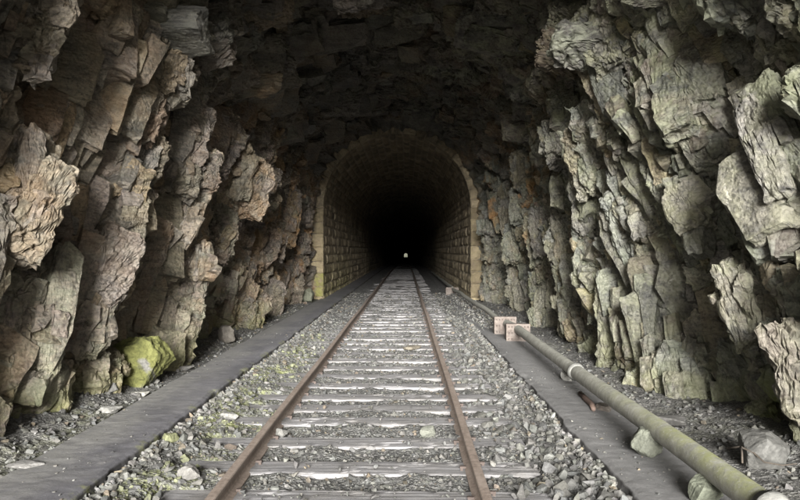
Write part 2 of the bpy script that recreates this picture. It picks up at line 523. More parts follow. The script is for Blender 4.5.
def lay_blocks(P, N, kind, half, spacing, keep, R0, jit, off, shade, seed, ch=None):
    """angular blocks bedded in the surface points P, one per cell of the given spacing"""
    rg = np.random.default_rng(seed)
    idx = rg.permutation(len(P))
    cell = np.floor(P[idx] / spacing + rg.random(3)).astype(np.int64)
    key = cell[:, 0] * 7919 * 7919 + cell[:, 1] * 7919 + cell[:, 2]
    _, first = np.unique(key, return_index=True)
    idx = idx[first]
    idx = idx[rg.random(len(idx)) < keep[idx]]
    p, n = P[idx], N[idx]; m = len(idx)
    # beds turn a little from place to place
    tw = np.stack([noise3(p * .55, seed + k) for k in range(3)], -1) * .20 + rg.normal(0, jit, (m, 3))
    ang = np.linalg.norm(tw, axis=1) + 1e-9; ax = tw / ang[:, None]
    c, sn = np.cos(ang)[:, None, None], np.sin(ang)[:, None, None]
    K = np.zeros((m, 3, 3)); K[:, 0, 1] = -ax[:, 2]; K[:, 0, 2] = ax[:, 1]; K[:, 1, 0] = ax[:, 2]; K[:, 1, 2] = -ax[:, 0]; K[:, 2, 0] = -ax[:, 1]; K[:, 2, 1] = ax[:, 0]
    R = np.eye(3)[None] + sn * K + (1 - c) * (K @ K)
    R = R @ np.where((p[:, 0] < -.2)[:, None, None], R0[0][None], R0[1][None])
    sc = np.array(half)[None] * rg.uniform(.62, 1.3, (m, 3)) * rg.uniform(.75, 1.25, (m, 1))
    cen = p + n * (rg.uniform(off[0], off[1], m) * sc[:, 2])[:, None]
    tone = shade[0] + (shade[1] - shade[0]) * rg.beta(2, 2, m)
    col = np.stack([tone * rg.uniform(.97, 1.07, m), tone, tone * rg.uniform(.90, 1.04, m)], -1)
    warm = rg.random(m) < .08; col[warm] *= np.array([1.10, 1.0, .88])
    which = rg.integers(0, len(BLOCKS[kind]), m)
    VV, FF, TT, SRC = [], [], [], []; base = 0
    for k, (v, f, vn) in enumerate(BLOCKS[kind]):
        j = np.nonzero(which == k)[0]
        if not len(j): continue
        q = np.einsum('nij,nkj->nki', R[j], v[None] * sc[j][:, None]) + cen[j][:, None]
        q = q.reshape(-1, 3)
        if kind != 'small':                 # the same shattering as the wall behind
            nn = np.einsum('nij,nkj->nki', R[j], vn[None] / sc[j][:, None]).reshape(-1, 3)
            nn /= np.maximum(np.linalg.norm(nn, axis=1, keepdims=True), 1e-9)
            cw = np.repeat(ch[idx[j]], len(v))
            q = q + nn * ((.32 + .45 * cw) * shatter(q, FOL, cw))[:, None]
        VV.append(q); FF.append((f[None] + (base + np.arange(len(j)) * len(v))[:, None, None]).reshape(-1, 3))
        TT.append(np.repeat(col[j], len(v), 0)); SRC.append(np.repeat(idx[j], len(v))); base += len(j) * len(v)
    return np.concatenate(VV), np.concatenate(FF), np.concatenate(TT), np.concatenate(SRC)

def frame(n, a):
    n = np.array(n, float); n /= np.linalg.norm(n); a = np.array(a, float); a -= n * a.dot(n); a /= np.linalg.norm(a)
    return np.stack([a, np.cross(n, a), n], 1)

NROWS = 1300
def build_rock():
    Y = np.concatenate([np.arange(-4.5, 3.6, .05), yspace(3.6, LIN_Y + .5, .013, .0016)])
    _, _, L = base_profile(np.array([0.0]), False)
    # finer spacing on the walls than over the dark crown
    q = [0.0]
    while q[-1] < 1:
        c = abs(q[-1] - .5)
        q.append(q[-1] + (.0115 if c > .24 else .020) / L)
    q[-1] = 1.0
    Q = np.array(q)
    X0, Z0, L = base_profile(Q, False); X1, Z1, _ = base_profile(Q, True)
    nq = len(Q)
    def base(y):
        k = sstep(17.2, LIN_Y - .2, y)
        return X0[None] * (1 - k) + X1[None] * k, Z0[None] * (1 - k) + Z1[None] * k
    y = np.repeat(Y[:, None], nq, 1).astype(np.float32)
    s = np.repeat(((Q - .5) * L)[None], len(Y), 0).astype(np.float32)
    side = s < 0
    z = base(y)[1].astype(np.float32)
    # warped coordinates so that nothing runs straight
    w1 = fbm(y / 1.1, s / 1.1, 3, 3); w2 = fbm(y / 1.1 + 40, s / 1.1, 4, 3)
    w3 = fbm(y / .22, s / .22, 5, 3); w4 = fbm(y / .22 + 9, s / .22, 6, 3)
    yw = y + .13 * w1 + .03 * w3; zw = z + .13 * w2 + .03 * w4
    (hl, el), (hr, er) = ribs(LEFT, 2.8, yw, zw, 1), ribs(RIGHT, 2.42, yw, zw, 2)
    ez = np.where(side, el, er)
    roof = sstep(3.0, 4.6, z)
    h = np.where(side, hl, hr) * (1 - .5 * roof)
    # named features
    lf = .36 * blob(yw, zw, 42, 372, 2.8, .50, .62, 3) + .16 * blob(yw, zw, 107, 340, 2.8, .16, .55, 3) \
        + .20 * blob(yw, zw, 25, 300, 2.8, .25, .3, 3) - .18 * blob(yw, zw, 78, 300, 2.8, .30, .5)
    rf = -.34 * blob(yw, zw, 674, 303, 2.42, .42, .34) + .16 * blob(yw, zw, 742, 150, 2.42, .28, .32, 6) \
        + .20 * blob(yw, zw, 738, 214, 2.42, .34, .22, 6) + .14 * blob(yw, zw, 780, 440, 2.42, .35, .35, 3)
    h = h + np.where(side, lf, rf)
    sl = np.maximum.reduce([blob(yw, zw, 115, 175, 2.8, .85, 1.15, 4), blob(yw, zw, 155, 300, 2.8, .75, .62, 4), .8 * blob(yw, zw, 40, 385, 2.8, .4, .3, 4),
                            .7 * blob(yw, zw, 208, 290, 2.8, .8, .7, 4), .6 * blob(yw, zw, 205, 130, 2.8, .9, .8, 4)])
    sr = np.maximum.reduce([blob(yw, zw, 630, 300, 2.42, .9, .62, 4), .9 * blob(yw, zw, 742, 150, 2.42, .28, .3, 4), .9 * blob(yw, zw, 738, 214, 2.42, .34, .22, 4),
                            .7 * blob(yw, zw, 690, 390, 2.42, .4, .25, 4), .5 * blob(yw, zw, 640, 180, 2.42, .6, .5, 4)])
    smooth = np.minimum(1, 1.5 * np.where(side, sl, sr))
    def rot(a, sx, sy, yy, ss):
        c, d = math.cos(a), math.sin(a)
        return (c * yy + d * ss) / sx, (-d * yy + c * ss) / sy
    ss = np.abs(s) + .10 * w2; yy = y + .10 * w1
    rough = 1 - .9 * smooth
    def layer(sx, sy, seed, off, tilt, warp=.06, da=0.0):
        ul, vl = rot(-.55 + da, sx, sy, yy + warp * w3 * sx, ss + warp * w4 * sx)
        ur, vr = rot(-1.08 + da, sx, sy, yy + warp * w3 * sx, ss + warp * w4 * sx)
        f1, f2, ci, cj, dx, dy = voro(np.where(side, ul, ur + 57), np.where(side, vl, vr), seed)
        hh = off * (rnd(ci, cj, seed + 7) - .5) + tilt * ((rnd(ci, cj, seed + 8) - .5) * dx + (rnd(ci, cj, seed + 9) - .5) * dy) * 2
        return hh, f2 - f1, rnd(ci, cj, seed + 10)
    b1, e1, k1 = layer(1.25, .70, 11, .24, .36, .03)
    b2, e2, k2 = layer(.55, .32, 12, .14, .25, .03, da=.25)
    chip = np.maximum(sstep(.45, .72, .6 * k2 + .4 * k1 + .25 * perlin(y / .6, s / .6, 77)) * np.where(side, .8, .95), .95 * ez) * (1 - .9 * smooth * (1 - .7 * ez))
    chip = np.where(side, chip, np.maximum(chip, .35 * rough))      # shattered areas and clean faces
    gb = np.where(side, .85, .60) * (1 + 1.0 * roof)
    d = h * np.where(side, 1.0, 1.12) + gb * b1 * (1 - .8 * smooth) + gb * b2 * (.12 + .88 * rough) * (.55 + .45 * chip) + .06 * fbm(y / .8, s / .8, 21, 3)
    d = d - (1 - sstep(0, .06, e1)) * .09 - (1 - sstep(0, .08, e2)) * .04 * (.3 + .7 * rough)
    d = d - .34 - np.where(side, .10, .04) * (1 - sstep(-.1, .6, z))
    d = d - np.where(side, .08, .13) * sstep(7.0, 4.2, y)
    # close onto the lining: never past its inner face
    kk = sstep(18.4, LIN_Y, y)
    d = d * (1 - kk) + kk * (.10 * fbm(y / .35, s / .30, 52, 3) + .7 * b2 + .0 - .12 * sstep(2.9, 2.0, z))
    d = np.where(y > LIN_Y, 0.0, d)
    d = blur(d.astype(np.float32), 1, 2)
    # crowd the rows where the rock turns its face to the portal
    dd = np.diff(d, axis=0); dy = np.diff(Y)[:, None]
    dd = blur(np.maximum(dd, 0) + .15 * np.maximum(-dd, 0), 2, 1)
    sy = np.where(Y < 3.6, .05, np.maximum(.012, .0017 * (Y - 3.0)))[1:, None]
    sd = np.where(Y < 3.6, .05, .0095 + .0010 * (Y - 4.0))[1:, None]
    cum = np.concatenate([np.zeros((1, nq)), np.cumsum(np.hypot(dy / sy, dd / sd), 0)])
    cum = blur(cum.astype(np.float32), 6, 1); cum[0] = 0
    cum = np.maximum.accumulate(cum, 0) + np.linspace(0, 1e-2, len(Y))[:, None]
    ny = NROWS
    tt = np.linspace(0, 1, ny)
    yn = np.empty((ny, nq), np.float32)
    def re(a):
        o = np.empty((ny, nq), np.float32)
        for j in range(nq): o[:, j] = np.interp(yn[:, j], Y, a[:, j])
        return o
    for j in range(nq): yn[:, j] = np.interp(tt * cum[-1, j], cum[:, j], Y)
    yn[0] = Y[0]; yn[-1] = Y[-1]
    d = re(d); chip = re(chip); smt = re(smooth.astype(np.float32)); y = yn
    s = np.repeat(((Q - .5) * L)[None], ny, 0).astype(np.float32); side = s < 0
    bx, bz = base(y); z = bz.astype(np.float32)
    tx, tz = np.gradient(bx, axis=1), np.gradient(bz, axis=1)
    tl = np.hypot(tx, tz); nx, nz = tz / tl, -tx / tl          # inward
    # the roof opens just before the eye: its edge leans back towards the crown
    lean = sstep(1.3, 3.3, z) * .80
    yo = np.where(y < 3.6, 3.6 - (3.6 - y) * (1 - lean), y)
    lat = .09 * fbm(y / .5 + 3, s / .5, 61, 3) * (1 - sstep(18.4, LIN_Y, y)) * (y > 3.6)
    P = np.stack([bx + nx * d, yo + lat, bz + nz * d], -1).astype(np.float32)
    du = np.gradient(P, axis=0); dv = np.gradient(P, axis=1)
    N = np.cross(du, dv); N /= np.maximum(np.linalg.norm(N, axis=2, keepdims=True), 1e-9)
    flip = np.sign((N[..., 0] * nx + N[..., 2] * nz)); flip = np.where(np.mean(flip) < 0, -1.0, 1.0)
    N = N * flip
    N = np.stack([blur(np.ascontiguousarray(N[..., k]).astype(np.float32), 2, 2) for k in range(3)], -1)
    N /= np.maximum(np.linalg.norm(N, axis=2, keepdims=True), 1e-9)
    amp = (1 - .75 * sstep(18.6, LIN_Y, y)) * np.where(y > LIN_Y, 0, 1)
    tot = shatter(P.reshape(-1, 3), FOL, chip.ravel()).reshape(ny, nq)
    V = P + N * (.6 * tot * amp - .06 * amp)[..., None]
    # wear: moss, lichen, ochre (colours of the stone itself)
    def moss_at(x, y, z):
        return np.where(x < -.2, np.maximum(.8 * blob(y, z, 48, 418, 2.8, .40, .15), np.maximum(.4 * blob(y, z, 200, 320, 2.8, 1.0, .3), .42 * sstep(.75, .1, z) * (y < 13))),
                        np.maximum(blob(y, z, 738, 415, 2.42, .22, .35), .30 * blob(y, z, 785, 45, 2.42, .6, .5)) + .25 * sstep(.6, .1, z) * (y < 10))
    moss = moss_at(V[..., 0], V[..., 1], V[..., 2])
    n1 = fbm(y / 1.3, s / 1.3, 71, 3)
    lich = np.where(side, .12 + .25 * sstep(.2, .8, n1) + .6 * blob(y, z, 215, 300, 2.8, 2.4, .7) + .35 * blob(y, z, 60, 370, 2.8, .8, .8),
                    .42 + .45 * sstep(-.2, .6, n1)) * (1 - .6 * sstep(13, 18, y))
    och = np.where(side, .25 + .4 * sstep(9, 15, y), .12 + .75 * sstep(9.5, 14, y) * sstep(.8, 2.2, z)) * sstep(-.4, .5, fbm(y / .9, s / .9, 72, 2))
    W = np.stack([moss, np.clip(lich, 0, 1), np.clip(och * (1 - .75 * sstep(3.4, 4.4, z)), 0, 1)], -1)
    FR = (frame((.74, -.62, .20), (.0, .45, .88)), frame((-.70, -.66, .25), (.0, .50, .86)))
    FC = (frame((.30, -.62, -.72), (.8, .3, .3)), frame((-.30, -.62, -.72), (-.8, .3, .3)))
    def cut(i0, i1, name, mat, label, seed):
        nv = ny * (i1 - i0)
        v = V[:, i0:i1].reshape(-1, 3); w = W[:, i0:i1].reshape(-1, 3); nrm = N[:, i0:i1].reshape(-1, 3)
        ch = chip[:, i0:i1].ravel(); sm = smt[:, i0:i1].ravel()
        q4 = grid_faces(ny, i1 - i0)
        VV, FF, TT, WW = [v], [np.concatenate([q4[:, [0, 1, 2]], q4[:, [0, 2, 3]]])], [np.full((nv, 3), .85)], [w]
        yv = v[:, 1]; zv = v[:, 2]
        inside = (yv > 3.2) & (yv < 19.2)
        roofy = 'ceiling' in name
        fr = FC if roofy else FR
        base = nv
        for kind, half, sp, kp, jit, off in (
                ('large', (.36, .17, .18) if not roofy else (.46, .26, .15), .36, inside * (yv < 18.3) * np.where(sm > .5, .75, .62), .09, (-1.0, -.58)),
                ('medium', (.17, .080, .105), .165, inside * (yv < 18.9) * np.where(sm > .5, .14, .45 + .5 * ch), .15, (-.9, -.15)),
                ('small', (.078, .036, .046), .078, inside * (.12 + .6 * ch) * (sm < .6) * (0.25 if roofy else 1.0), .28, (-.75, .15))):
            bv, bf, bt, src = lay_blocks(v.astype(np.float64), nrm.astype(np.float64), kind, half, sp, kp, fr, jit, off, (.72, 1.18), seed + len(VV), ch)
            wb = w[src].copy(); wb[:, 0] = moss_at(bv[:, 0], bv[:, 1], bv[:, 2])
            VV.append(bv); FF.append(bf + base); TT.append(bt); WW.append(wb); base += len(bv)
        o = mesh_obj(name, np.concatenate(VV), np.concatenate(FF), mat, smooth=False, attrs={'wear': np.concatenate(WW), 'tone': np.concatenate(TT)})
        tag(o, label, 'rock wall' if 'wall' in name else 'rock ceiling', kind='structure')
    iL = int(np.argmax(Z0 > 3.9)); iR = nq - int(np.argmax(Z0[::-1] > 3.9))
    cut(0, iL + 1, 'rock_wall_left', M['rock_left'], 'jagged brown schist wall behind the dark path and the mossy boulder', 1000)
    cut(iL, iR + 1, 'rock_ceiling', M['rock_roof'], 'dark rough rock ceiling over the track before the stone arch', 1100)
    cut(iR, nq, 'rock_wall_right', M['rock_right'], 'ribbed greenish grey schist wall behind the long pipe', 1200)
    return V
ROCK = build_rock()

# ------------------------------------------------------------------ stone lining
def lining_profile(n_wall, n_arch):
    zz = np.linspace(-.2, LSPR, n_wall, endpoint=False)
    th = np.linspace(0, math.pi, n_arch)
    return zz, th

def build_lining():
    root = empty('tunnel_lining', (LCX, LIN_Y, 0))
    tag(root, 'coursed stone lining with a round arch deeper in the tunnel', 'tunnel lining')
    off = np.array([LCX, LIN_Y, 0.0])
    ys = np.concatenate([np.arange(LIN_Y, 44, .03), yspace(44, END_Y, .12, .02, 12)])
    def pattern(y, s, ch, cl, seed):
        """course height, block length -> relief, tone, joint"""
        row = np.floor(s / ch).astype(np.int32)
        fs = s / ch - row
        jl = cl * (.75 + .5 * rnd(row, row * 0 + 3, seed))
        u = y / jl + rnd(row, row * 0 + 5, seed) * 7
        colm = np.floor(u).astype(np.int32); fu = u - colm
        wob = .3 * perlin(y / .15, s / .15, seed + 3)
        dj = np.minimum(np.minimum(fs, 1 - fs) * ch, np.minimum(fu, 1 - fu) * jl) + .008 * wob
        joint = 1 - sstep(.010, .030, dj)
        tone = rnd(row, colm, seed + 1)
        rel = .03 * (rnd(row, colm, seed + 2) - .5) + .012 * fbm(y / .12, s / .12, seed + 5, 3) - .022 * joint + .02 * sstep(.0, .10, dj)
        return rel, tone, joint
    # side walls
    zz = np.linspace(-.60, LSPR, 126)
    for sgn in (-1, 1):
        y, z = np.meshgrid(ys, zz, indexing='ij')
        rel, tone, joint = pattern(y, z + .60, .275, .52, 5 if sgn < 0 else 8)
        x = LCX + sgn * (LR - rel)
        moss = np.clip(.9 - z * .55, 0, 1) * (.75 if sgn < 0 else .15) * (1 - sstep(26, 34, y))
        v = np.stack([x, y, z + zprof(y)], -1).reshape(-1, 3) - off
        mesh_obj('side_wall', v, grid_faces(*y.shape), M['lining'], root, True,
                 {'wear': np.stack([tone, joint, moss], -1).reshape(-1, 3)})
    th = np.linspace(0, math.pi, 240)
    y, t = np.meshgrid(ys, th, indexing='ij')
    rel, tone, joint = pattern(y, t * LR, .20, .42, 9)
    r = LR - rel
    v = np.stack([LCX - r * np.cos(t), y, LSPR + r * np.sin(t) + zprof(y)], -1).reshape(-1, 3) - off
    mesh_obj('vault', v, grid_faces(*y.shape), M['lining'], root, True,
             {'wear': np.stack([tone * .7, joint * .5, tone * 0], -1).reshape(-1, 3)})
    # mouth: a mortar bed carrying the single stones of the arch and of the jambs
    r0, r1 = LR - .004, LR + .62
    th = np.linspace(0, math.pi, 60)
    out = [(LCX - r1, -.25)] + [(LCX - r1 * math.cos(a), LSPR + r1 * math.sin(a)) for a in th] + [(LCX + r1, -.25)]
    inn = [(LCX - r0, -.25)] + [(LCX - r0 * math.cos(a), LSPR + r0 * math.sin(a)) for a in th] + [(LCX + r0, -.25)]
    V = [(x, LIN_Y + .05, z) for x, z in inn] + [(x, LIN_Y + .05, z) for x, z in out]
    V += [(x, LIN_Y + .60, z) for x, z in out]
    n = len(inn)
    Fc = [(i, i + 1, n + i + 1, n + i) for i in range(n - 1)] + [(n + i, n + i + 1, 2 * n + i + 1, 2 * n + i) for i in range(n - 1)]
    ring = mesh_obj('arch_ring', np.array(V) - off, Fc, M['lining'], root, False, {'wear': np.tile([.3, .6, 0.0], (len(V), 1))})
    def block(name, fn, du, dv, tone, moss):
        """a rough face stone; fn(u,v,depth) -> xyz"""
        nu, nv = 14, 12
        u, v = np.meshgrid(np.linspace(0, 1, nu), np.linspace(0, 1, nv), indexing='ij')
        e = np.minimum(np.minimum(u, 1 - u) * du, np.minimum(v, 1 - v) * dv)
        sd = random.randint(0, 999)
        dep = .030 * sstep(0, .05, e) + .022 * fbm(u * du / .12 + sd, v * dv / .12, sd, 3) + random.uniform(-.01, .03)
        pts = []
        for layer_d in (None, -.28):
            dd = dep if layer_d is None else np.full_like(u, layer_d)
            pts.append(np.stack(fn(u, v, dd), -1).reshape(-1, 3))
        front = grid_faces(nu, nv)
        bord = [i * nv for i in range(nu)] + [(nu - 1) * nv + j for j in range(1, nv)] + [i * nv + nv - 1 for i in range(nu - 2, -1, -1)] + [j for j in range(nv - 2, 0, -1)]
        m = nu * nv
        skirt = [(bord[i], bord[(i + 1) % len(bord)], m + bord[(i + 1) % len(bord)], m + bord[i]) for i in range(len(bord))]
        fcs = np.concatenate([front, np.array(skirt)])
        vv = np.concatenate(pts) - off
        mesh_obj(name, vv, fcs, M['lining'], ring, False, {'wear': np.tile([tone, 0.0, moss], (len(vv), 1))})
    a = 0.0
    while a < math.pi - .02:
        da = min(random.uniform(.125, .185), math.pi - a)
        hgt = random.uniform(.27, .36)
        def fn(u, v, dep, a=a, da=da, hgt=hgt):
            an = a + .006 + (da - .012) * u; rr = LR - .01 + hgt * v
            return (LCX - rr * np.cos(an), LIN_Y + .02 - dep, LSPR + rr * np.sin(an))
        block('voussoir', fn, da * LR, hgt, random.uniform(.25, .95), 0.0)
        a += da
    for sgn in (-1, 1):
        zc = -.2; k = 0
        while zc < LSPR - .05:
            hh = min(random.uniform(.27, .40), LSPR - zc)
            if LSPR - zc - hh < .15: hh = LSPR - zc
            wd = (.46 if k % 2 else .33) + random.uniform(-.04, .04)
            def fn(u, v, dep, zc=zc, hh=hh, wd=wd, sgn=sgn):
                return (LCX + sgn * (LR - .012 + wd * u), LIN_Y + .015 - dep, zc + .008 + (hh - .016) * v)
            block('quoin', fn, wd, hh, random.uniform(.05, .6), 1.0 if (sgn < 0 and k in (1, 2)) else .15)
            zc += hh; k += 1
build_lining()

# ------------------------------------------------------------------ the ground in strips
def strip(name, xs, ys, zf, mat, wear=None, smooth=True):
    y, x = np.meshgrid(ys, xs, indexing='ij')
    x, y, z, w = zf(x, y)
    v = np.stack([x, y, z + zprof(y)], -1).reshape(-1, 3)
    return mesh_obj(name, v, grid_faces(*y.shape), mat, smooth=smooth, attrs={'wear': w.reshape(-1, 3)})

YS = np.concatenate([np.arange(-2.5, 3.2, .08), yspace(3.2, 30, .014, .006), yspace(30.3, END_Y, .3, .04, 15)])
def moss_left(x, y):
    return np.exp(-((x + 1.52) / .22) ** 2) * sstep(-.25, .35, fbm(y / .8, x / .5, 81, 3) + .15) * (1 - sstep(9, 14, y)) + .25 * np.exp(-((x + 1.3) / .3) ** 2) * (y < 10)

SLEEPERS = [3.02, 3.58, 4.22, 4.80, 5.43, 6.10, 6.62, 7.12]
while len(SLEEPERS) < 100:
    SLEEPERS.append(SLEEPERS[-1] + random.uniform(.555, .625))
SLP = np.array(SLEEPERS)
SLP_NEAR = SLP[SLP < 32]

def ballast_z(x, y):
    slp = np.abs(y[..., None] - SLP_NEAR).min(-1) if y.ndim == 1 else np.abs(y[:, :1, None] - SLP_NEAR).min(-1)
    z = -.020 + .006 * sstep(1.1, .9, np.abs(x - TCX)) - .04 * sstep(.132, .112, slp) * sstep(1.25, 1.15, np.abs(x - TCX)) + .018 * fbm(y / .25, x / .25, 91, 4) + .02 * fbm(y / .8, x / .8, 92, 2)
    z = z + .095 * sstep(-1.0, -1.65, x) * (.75 + .5 * perlin(y / .9, x * 0, 90)) + .055 * sstep(.7, 1.2, x) * (.7 + .6 * perlin(y / .9, x * 0 + 3, 90))
    return z
def _bal(x, y):
    m = moss_left(x, y)
    return x, y, ballast_z(x, y), np.stack([m, m * 0, m * 0], -1)
NEAR = YS[YS < 30.2]; FAR = YS[YS >= NEAR[-1]]

def edge_noise(y, seed):
    """a cast edge with bites broken out of it"""
    bite = sstep(.10, .42, perlin(y / .34, y * 0 + seed * 3.7, 93 + seed)) * (.7 + .5 * perlin(y / .25, y * 0 + 1.5, 95 + seed))
    return .010 * fbm(y / 1.6, y * 0 + seed, 94 + seed, 2) - .022 * bite + .002 * fbm(y / .2, y * 0 + 3.3, 96 + seed, 2)

def _path_left(x, y):
    """x runs 0 (wall side) .. 1 (lip) .. 2 (down the broken side)"""
    e = edge_noise(y, 1)
    X = np.where(x <= 1, -2.37 + (.57 + e) * x, -1.80 + e + .05 * (x - 1) + .02 * fbm(y / .3, x / .4, 97, 4, .7) * sstep(1, 1.15, x))
    Z = np.where(x <= 1, .115 + .010 * perlin(y / 1.3, x * 2, 98) + .003 * fbm(y / .12, X / .12, 99, 2) - .012 * sstep(.93, 1, x), .10 - .22 * (x - 1))
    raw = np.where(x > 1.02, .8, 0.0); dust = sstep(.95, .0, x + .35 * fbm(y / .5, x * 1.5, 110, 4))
    mo = .7 * sstep(.88, .98, x) * (x < 1.6) * sstep(-.1, .4, fbm(y / .6, y * 0, 82, 2))
    return X, y, Z, np.stack([mo, raw, dust * (x < 1)], -1)
px_ = np.concatenate([np.linspace(0, .9, 26), np.linspace(.92, 1.0, 6), np.linspace(1.06, 2, 8)])
o = strip('path', px_, YS, _path_left, M['path']); tag(o, 'dark tarred footpath with a broken edge along the brown rock wall', 'path', kind='structure')

def _path_right(x, y):
    e = edge_noise(y, 2) * 1.2
    fade = sstep(11, 14.5, y)
    X = np.where(x <= 1, 1.80 - (.54 - e) * x, 1.26 + e - .05 * (x - 1) + .02 * fbm(y / .3, x / .4, 101, 4, .7) * sstep(1, 1.15, x))
    Z = np.where(x <= 1, .105 + .008 * perlin(y / 1.4, x * 2, 102) + .0025 * fbm(y / .12, X / .12, 103, 2) - .014 * sstep(.9, 1, x), .09 - .2 * (x - 1)) - .07 * fade
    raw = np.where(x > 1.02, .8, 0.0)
    return X, y, Z, np.stack([raw * 0, raw, raw * 0], -1)
o = strip('path', px_, NEAR, _path_right, M['ledge'], smooth=True); o.data.flip_normals()
tag(o, 'dusty concrete ledge with a crumbling edge beneath the long pipe', 'path', kind='structure')

def _verge_left(x, y):
    z = .095 + .13 * sstep(-2.45, -3.1, x) * (.8 + .8 * perlin(y / .9, x, 104)) + .03 * fbm(y / .22, x / .22, 105, 4) * sstep(-2.38, -2.6, x) - .03 * sstep(-2.45, -2.33, x)
    m = .5 * sstep(.1, .5, fbm(y / .7, x / .7, 106, 2))
    return x, y, z, np.stack([m, m * 0, m * 0], -1)
o = strip('gravel_verge', np.linspace(-3.6, -2.3, 64), NEAR[NEAR < LIN_Y + .4], _verge_left, M['verge'])
tag(o, 'rubbly grey verge between the tarred path and the brown rock wall', 'verge', kind='structure')
def _verge_right(x, y):
    z = .085 + .10 * sstep(2.0, 2.8, x) * (.7 + .9 * perlin(y / .9, x, 107)) + .022 * fbm(y / .25, x / .25, 108, 4) * sstep(1.7, 2.0, x) - .03 * (1 - sstep(1.7, 1.8, x)) * (1 - sstep(12, 14, y))
    z = z - .10 * sstep(1.5, 1.2, x)
    m = .25 * sstep(.1, .5, fbm(y / .7, x / .7, 109, 2))
    return x, y, z, np.stack([m, m * 0, m * 0], -1)
o = strip('gravel_verge', np.linspace(1.2, 3.4, 90), YS[YS < 120], _verge_right, M['verge'])
tag(o, 'dusty grey verge between the long pipe and the ribbed rock wall', 'verge', kind='structure')

# wide ground sheet under everything, following the fall of the line
gx = np.concatenate([-np.geomspace(3000, 8, 14), [-5, 0, 5], np.geomspace(8, 3000, 14)])
gy = np.concatenate([-np.geomspace(3000, 6, 14), np.linspace(0, END_Y, 60), END_Y + np.geomspace(10, 4000, 14)])
o = strip('ground', gx, gy, lambda x, y: (x, y, zprof(np.minimum(y, END_Y)) - zprof(y) - .33, np.zeros(x.shape + (3,))), M['ground'])
tag(o, 'bare earth ground under and beyond the tunnel', 'ground', kind='structure')

# unseen hill over the tunnel, added to stop sky light leaking in
def _hill(x, y):
    ax = np.abs(x + .2)
    inside = sstep(1.2, 30, np.minimum(y - 1.2, END_Y + 1 - y))
    top = 5.9 + 26 * inside * np.exp(-(x / 60) ** 2) + 1.5 * fbm(y / 14, x / 14, 120, 3) * inside
    side_ = sstep(3.9, 4.6, ax)
    z = np.where(ax < 3.9, top, top * (1 - side_ * (1 - sstep(.0, 1, inside * 3))))
    z = z * (1 - sstep(90, 140, ax)) - .5 * sstep(4.2, 5, ax) * (1 - inside)
    return x, y, z - zprof(y) * 0, np.zeros(x.shape + (3,))
hx = np.concatenate([-np.geomspace(145, 5, 22), [-4.6, -4.2, -3.95, -3, -1.5, 0, 1.5, 3, 3.55, 3.8, 4.2], np.geomspace(4.7, 145, 22)])
o = strip('hill', hx, np.concatenate([[1.2], np.linspace(1.8, 40, 24), np.linspace(50, END_Y + 1, 70)]), _hill, M['ground'])
tag(o, 'unseen hill over the tunnel, added to block leaking sky light', 'hill', kind='structure')

# ------------------------------------------------------------------ loose stones
def hull_variant(seed, flat):
    r = random.Random(seed)
    bm = bmesh.new()
    for _ in range(13):
        p = Vector((r.gauss(0, 1), r.gauss(0, 1), r.gauss(0, 1))).normalized()
        p *= r.uniform(.8, 1.05)
        bm.verts.new((p.x * r.uniform(.85, 1.1), p.y * .8, p.z * flat))
    res = bmesh.ops.convex_hull(bm, input=bm.verts)
    bmesh.ops.delete(bm, geom=list({g for g in res['geom_unused'] + res['geom_interior'] if isinstance(g, bmesh.types.BMVert)}), context='VERTS')
    bmesh.ops.triangulate(bm, faces=bm.faces)
    bm.verts.index_update()
    v = np.array([p.co[:] for p in bm.verts]); f = np.array([[q.index for q in fc.verts] for fc in bm.faces])
    bm.free()
    return v, f
VARS = [hull_variant(100 + k, f) for k, f in enumerate([.75, .6, .5, .8, .45, .65, .7, .4, .55, .9, .5, .35])]

def stones(x, y, z, size, tint, tilt=.6):
    """many hulls as one vertex/face array"""
    n = len(x)
    which = RNG.integers(0, len(VARS), n)
    VV, FF, TT = [], [], []; base = 0
    for k, (v, f) in enumerate(VARS):
        idx = np.nonzero(which == k)[0]
        if not len(idx): continue
        m = len(idx)
        a = RNG.uniform(0, 2 * np.pi, m); b = RNG.normal(0, tilt, m); c = RNG.normal(0, tilt, m)
        ca, sa, cb, sb, cc, sc = np.cos(a), np.sin(a), np.cos(b), np.sin(b), np.cos(c), np.sin(c)
        R = np.zeros((m, 3, 3))
        R[:, 0, 0] = ca * cb; R[:, 0, 1] = ca * sb * sc - sa * cc; R[:, 0, 2] = ca * sb * cc + sa * sc
        R[:, 1, 0] = sa * cb; R[:, 1, 1] = sa * sb * sc + ca * cc; R[:, 1, 2] = sa * sb * cc - ca * sc
        R[:, 2, 0] = -sb; R[:, 2, 1] = cb * sc; R[:, 2, 2] = cb * cc
        st = np.stack([RNG.uniform(.8, 1.35, m), RNG.uniform(.75, 1.1, m), RNG.uniform(.75, 1.1, m)], -1)
        p = (v[None] * st[:, None]) * size[idx][:, None, None]
        p = np.einsum('nij,nkj->nki', R, p) + np.stack([x[idx], y[idx], z[idx]], -1)[:, None]
        VV.append(p.reshape(-1, 3)); FF.append((f[None] + (base + np.arange(m) * len(v))[:, None, None]).reshape(-1, 3))
        TT.append(np.repeat(tint[idx], len(v), 0)); base += m * len(v)
    return np.concatenate(VV), np.concatenate(FF), np.concatenate(TT)

